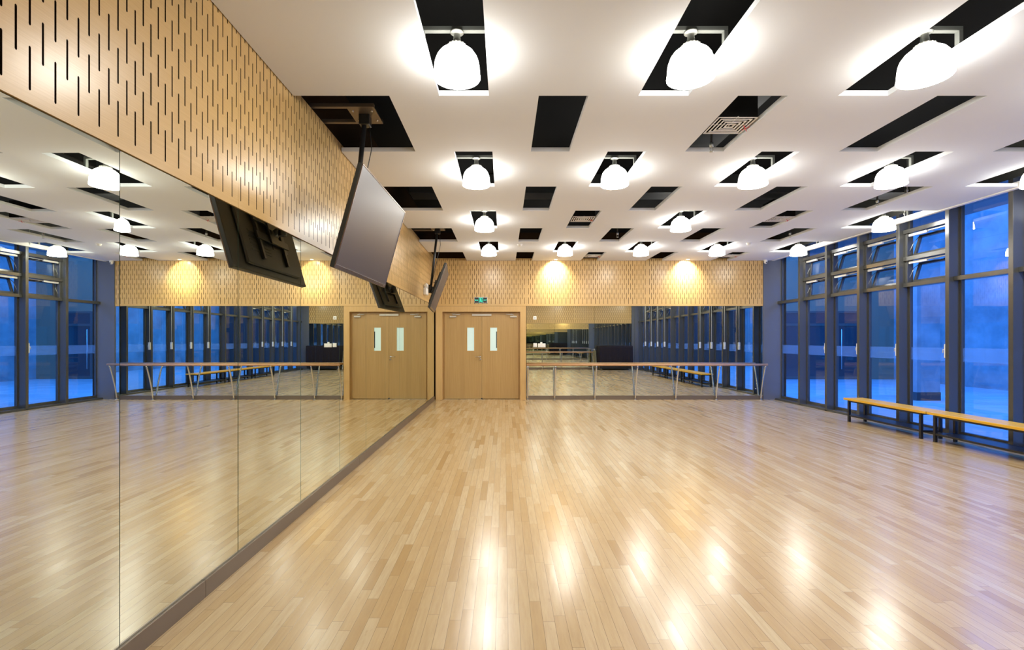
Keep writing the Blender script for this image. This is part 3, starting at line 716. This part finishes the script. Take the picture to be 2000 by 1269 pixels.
# bolts of the mirrors
b = MB()
for k, x in enumerate([.64, 1.21, 1.37, 2.25, 2.41, 3.29, 3.44, 4.33, 4.48, 5.37, 5.53, 6.5]):
    b.lathe([(0, -.006), (.010, -.006), (.012, 0), (.012, .003)], seg=10, M_=Matrix.Translation((x, YB + .0035, .28)) @ Matrix.Rotation(R(-90), 4, 'X'))
tag(b.build('mirror_fixings', M['chrome']), 'row of small round metal studs low on the far mirror', 'fixings')['kind'] = 'stuff'

# ------------------------------------------------------------------ barres
def barre(yw, sgn, x0, x1, posts, lab):
    """yw = wall plane, sgn = -1 when the room lies towards smaller y"""
    t_ = thing('ballet_barre', lab, 'barre', ((x0 + x1) / 2, yw, 0)); ox = (x0 + x1) / 2; yr = sgn * .31; z = .915
    b = MB(); b.tube([(x0 - ox, yr, z), (x1 - ox, yr, z)], .029, 20); b.build('handrail', M['rail'], t_)
    for x in posts:
        X = x - ox
        b = MB(); b.tube([(X, sgn * .045, 0.0), (X, sgn * .065, .12), (X, sgn * .115, .35), (X, sgn * .185, .60), (X, sgn * .255, .80), (X, yr, z - .02)], [.019] * 5 + [.016], 14)
        o = b.build('post', M['chrome'], t_)
        b = MB(); b.lathe([(0, 0), (.042, 0), (.042, .006), (.02, .010)], c=(X, sgn * .047, 0), seg=18); b.build('foot_plate', M['chrome'], o)
    return t_
barre(YB, -1, .565, 6.64, [.60, 1.295, 2.33, 3.37, 4.41, 5.45, 6.60], 'wooden ballet barre on curved steel posts in front of the far mirror')
barre(YF, 1, -1.2, 4.72, [-1.15, -.1, .95, 2.0, 3.0, 4.0, 4.66], 'wooden ballet barre on the wall behind the camera, seen only in reflection')

# ------------------------------------------------------------------ benches
def make_bench():
    t_ = thing('bench', '', 'bench', (6.64, 0, 0)); L = 1.80 * K / 2
    for (a, c_) in ((-.185, -.003), (.003, .185)):
        b = MB(); b.box(a, c_, -L + .004, L - .004, .402, .440, 0, .004); b.build('seat_plank', M['bench_top'], t_)
    ly = L - .115 * K
    b = MB()
    for sx in (-1, 1):
        b.box(sx * .15 - .014, sx * .15 + .014, -ly, ly, .374, .4015, 0, .002); b.box(sx * .15 - .014, sx * .15 + .014, -ly, ly, .105, .133, 0, .002)
    for sy in (-1, 1): b.box(-.15, .15, sy * ly - .014, sy * ly + .014, .374, .4015, 0, .002); b.box(-.15, .15, sy * ly - .014, sy * ly + .014, .105, .133, 0, .002)
    b.build('steel_frame', M['bench_frame'], t_)
    b = MB(); b.box(-.135, .135, -ly + .02, ly - .02, .118, .131, 0, .002); b.build('lower_shelf', M['bench_frame'], t_)
    for sx in (-1, 1):
        for sy in (-1, 1):
            b = MB(); b.box(sx * .15 - .02, sx * .15 + .02, sy * ly - .02, sy * ly + .02, 0, .401, 0, .002); b.build('leg', M['bench_frame'], t_)
    return t_
bn = make_bench(); bn.location = (6.64, (8.32) * K, 0); bn['label'] = 'low yellow bench with black steel legs by the windows, its far end in view'; bn['group'] = 'benches by the windows'
dup(bn, (6.64, 6.50 * K, 0), 'low yellow bench with black steel legs cut off by the right edge of the photo')
dup(bn, (6.64, 4.68 * K, 0), 'low yellow bench by the windows outside the frame, seen only in the far mirror')

# ------------------------------------------------------------------ things at the wall behind the camera
t_ = thing('covered_piano', 'upright piano under a black velvet cover beside the grey column, seen in the far mirror', 'piano', (5.73, YF + .36, 0))
b = MB(); nx, rad = 64, .06
def cover_pt(u, z):
    w_, d_ = .86, .29; P = 2 * (2 * w_ + 2 * d_); s_ = (u % 1.0) * (4 * w_ + 4 * d_)
    if s_ < 2 * w_: x, y_, nx_, ny_ = -w_ + s_, d_, 0, 1
    elif s_ < 2 * w_ + 2 * d_: x, y_, nx_, ny_ = w_, d_ - (s_ - 2 * w_), 1, 0
    elif s_ < 4 * w_ + 2 * d_: x, y_, nx_, ny_ = w_ - (s_ - 2 * w_ - 2 * d_), -d_, 0, -1
    else: x, y_, nx_, ny_ = -w_, -d_ + (s_ - 4 * w_ - 2 * d_), -1, 0
    f_ = (1.2 - z) * .028 * (.4 + math.sin(u * 2 * math.pi * 21 + math.sin(u * 40)))
    return (x + nx_ * f_, y_ + ny_ * f_, z)
NU, NZ = 168, 10
base = len(b.v)
for j in range(NZ + 1):
    for i in range(NU): b.v.append(cover_pt(i / NU, .20 + (1.24 - .20) * j / NZ))
for j in range(NZ):
    for i in range(NU): b.f.append((base + j*NU + i, base + j*NU + (i+1) % NU, base + (j+1)*NU + (i+1) % NU, base + (j+1)*NU + i)); b.mi.append(0); b.sm.append(True)
b.f.append(tuple(base + NZ*NU + i for i in range(NU))); b.mi.append(0); b.sm.append(False)
b.box(-.84, .84, -.27, .27, 1.24, 1.262, 0, .01)
b.build('cloth_cover', M['cloth'], t_)
b = MB(); b.box(-.82, .82, -.26, .26, .12, 1.18); b.box(-.82, .82, .0, .26, .08, .12); b.build('piano_case', M['tvblack'], t_)
for sx in (-1, 1):
    for sy in (-1, 1):
        b = MB(); b.tube([(sx * .72 - .014, sy * .2, .042), (sx * .72 + .014, sy * .2, .042)], .042, 16); b.box(sx * .72 - .02, sx * .72 + .02, sy * .2 - .02, sy * .2 + .02, .05, .12); b.build('caster', M['chrome'], t_)
t_ = thing('folded_trolley', 'olive cloth bundle on a steel stand beside the covered piano', 'stand', (4.62, YF + .66, 0)); t_.name = 'cloth_stand'
b = MB()
for sx in (-1, 1):
    for sy in (-1, 1): b.tube([(sx * .05, sy * .05, .98), (sx * .09, sy * .1, .04), (sx * .12, sy * .13, .012)], .012, 10)
b.tube([(-.10, 0, 1.06), (0, 0, 1.09), (.10, 0, 1.06)], .012, 10); b.tube([(0, 0, .96), (0, 0, 1.09)], .012, 10); b.build('steel_stand', M['chrome'], t_)
b = MB(); b.lathe([(0, 1.03), (.06, 1.02), (.085, .95), (.10, .7), (.115, .4), (.12, .15), (.11, .10), (0, .10)], seg=20); b.build('cloth', M['olive'], t_)

# ------------------------------------------------------------------ courtyard outside
b = MB(); b.box(7.30, 22, -14, 34, -.16, -.04); struct(b.build('ground_courtyard', M['paving']))
b = MB(); b.box(15.7, 16.1, -14, 19.5 * K, -.04, 7.0); o = b.build('courtyard_wall', M['concrete']); tag(o, 'long pale concrete courtyard wall facing the windows', 'wall')
b = MB(); b.box(10.75, 11.35, 12.6 * K, 13.2 * K, .18, 7.0, 0); b.box(10.74, 11.36, 12.6 * K - .01, 13.2 * K + .01, -.04, .18, 1); o = b.build('concrete_pier', [M['concrete'], M['duct']]); tag(o, 'square pale concrete pier with dark foot standing in the courtyard', 'pillar')
# building at the end of the courtyard
Y2 = 19.5 * K
t_ = thing('courtyard_building', 'brown clad building with glazed doors closing the far end of the courtyard', 'building', (12, Y2, -.04))
b = MB(); b.box(-4.4, 3.7, 0, .3, 2.75, 7.0); b.box(-4.4, -2.2, 0, .3, 0, 2.75); b.box(2.6, 3.7, 0, .3, 0, 2.75); b.build('cladding', M['brick'], t_)
for k, x0 in enumerate((-2.2, -1.0, .2, 1.4)):
    b = MB()
    for q in ((x0, x0 + .07, 0, 2.75), (x0 + 1.13, x0 + 1.2, 0, 2.75), (x0 + .07, x0 + 1.13, 0, .12), (x0 + .07, x0 + 1.13, 2.15, 2.25), (x0 + .07, x0 + 1.13, 2.67, 2.75)): b.box(q[0], q[1], -.02, .08, q[2], q[3])
    o = b.build('door_leaf', M['fin'], t_)
    b = MB(); b.box(x0 + .07, x0 + 1.13, .02, .04, .12, 2.15); b.box(x0 + .07, x0 + 1.13, .02, .04, 2.25, 2.67); b.build('door_glass', M['darkglass'], o)
    b = MB(); hx = x0 + (.14 if k % 2 else 1.06); b.tube([(hx, -.02, .4), (hx, -.08, .42), (hx, -.08, 2.0), (hx, -.02, 2.02)], .018, 10); b.build('pull_handle', M['chrome'], o)
# dark building closing the near end of the courtyard
t_ = thing('dark_building', 'dark building at the near end of the courtyard, seen only through mirrored windows', 'building', (11.5, -8.0, -.04))
b = MB(); b.box(-4.1, 4.15, -.4, 0, 0, 7.0); b.build('facade', M['duct'], t_)
for k in range(5):
    for z0 in (.9, 3.9):
        b = MB(); x0 = -3.7 + k * 1.55; b.box(x0, x0 + 1.1, -.02, .03, z0, z0 + 1.9); o = b.build('window', M['fin'], t_)
        b = MB(); b.box(x0 + .06, x0 + 1.04, .03, .04, z0 + .06, z0 + 1.84); b.build('pane', M['darkglass'], o)
# canopy slab over the window line outside
b = MB(); b.box(7.35, 8.3, -2, YB + .6, 3.78, 3.95); struct(b.build('trim_21', M['column']))
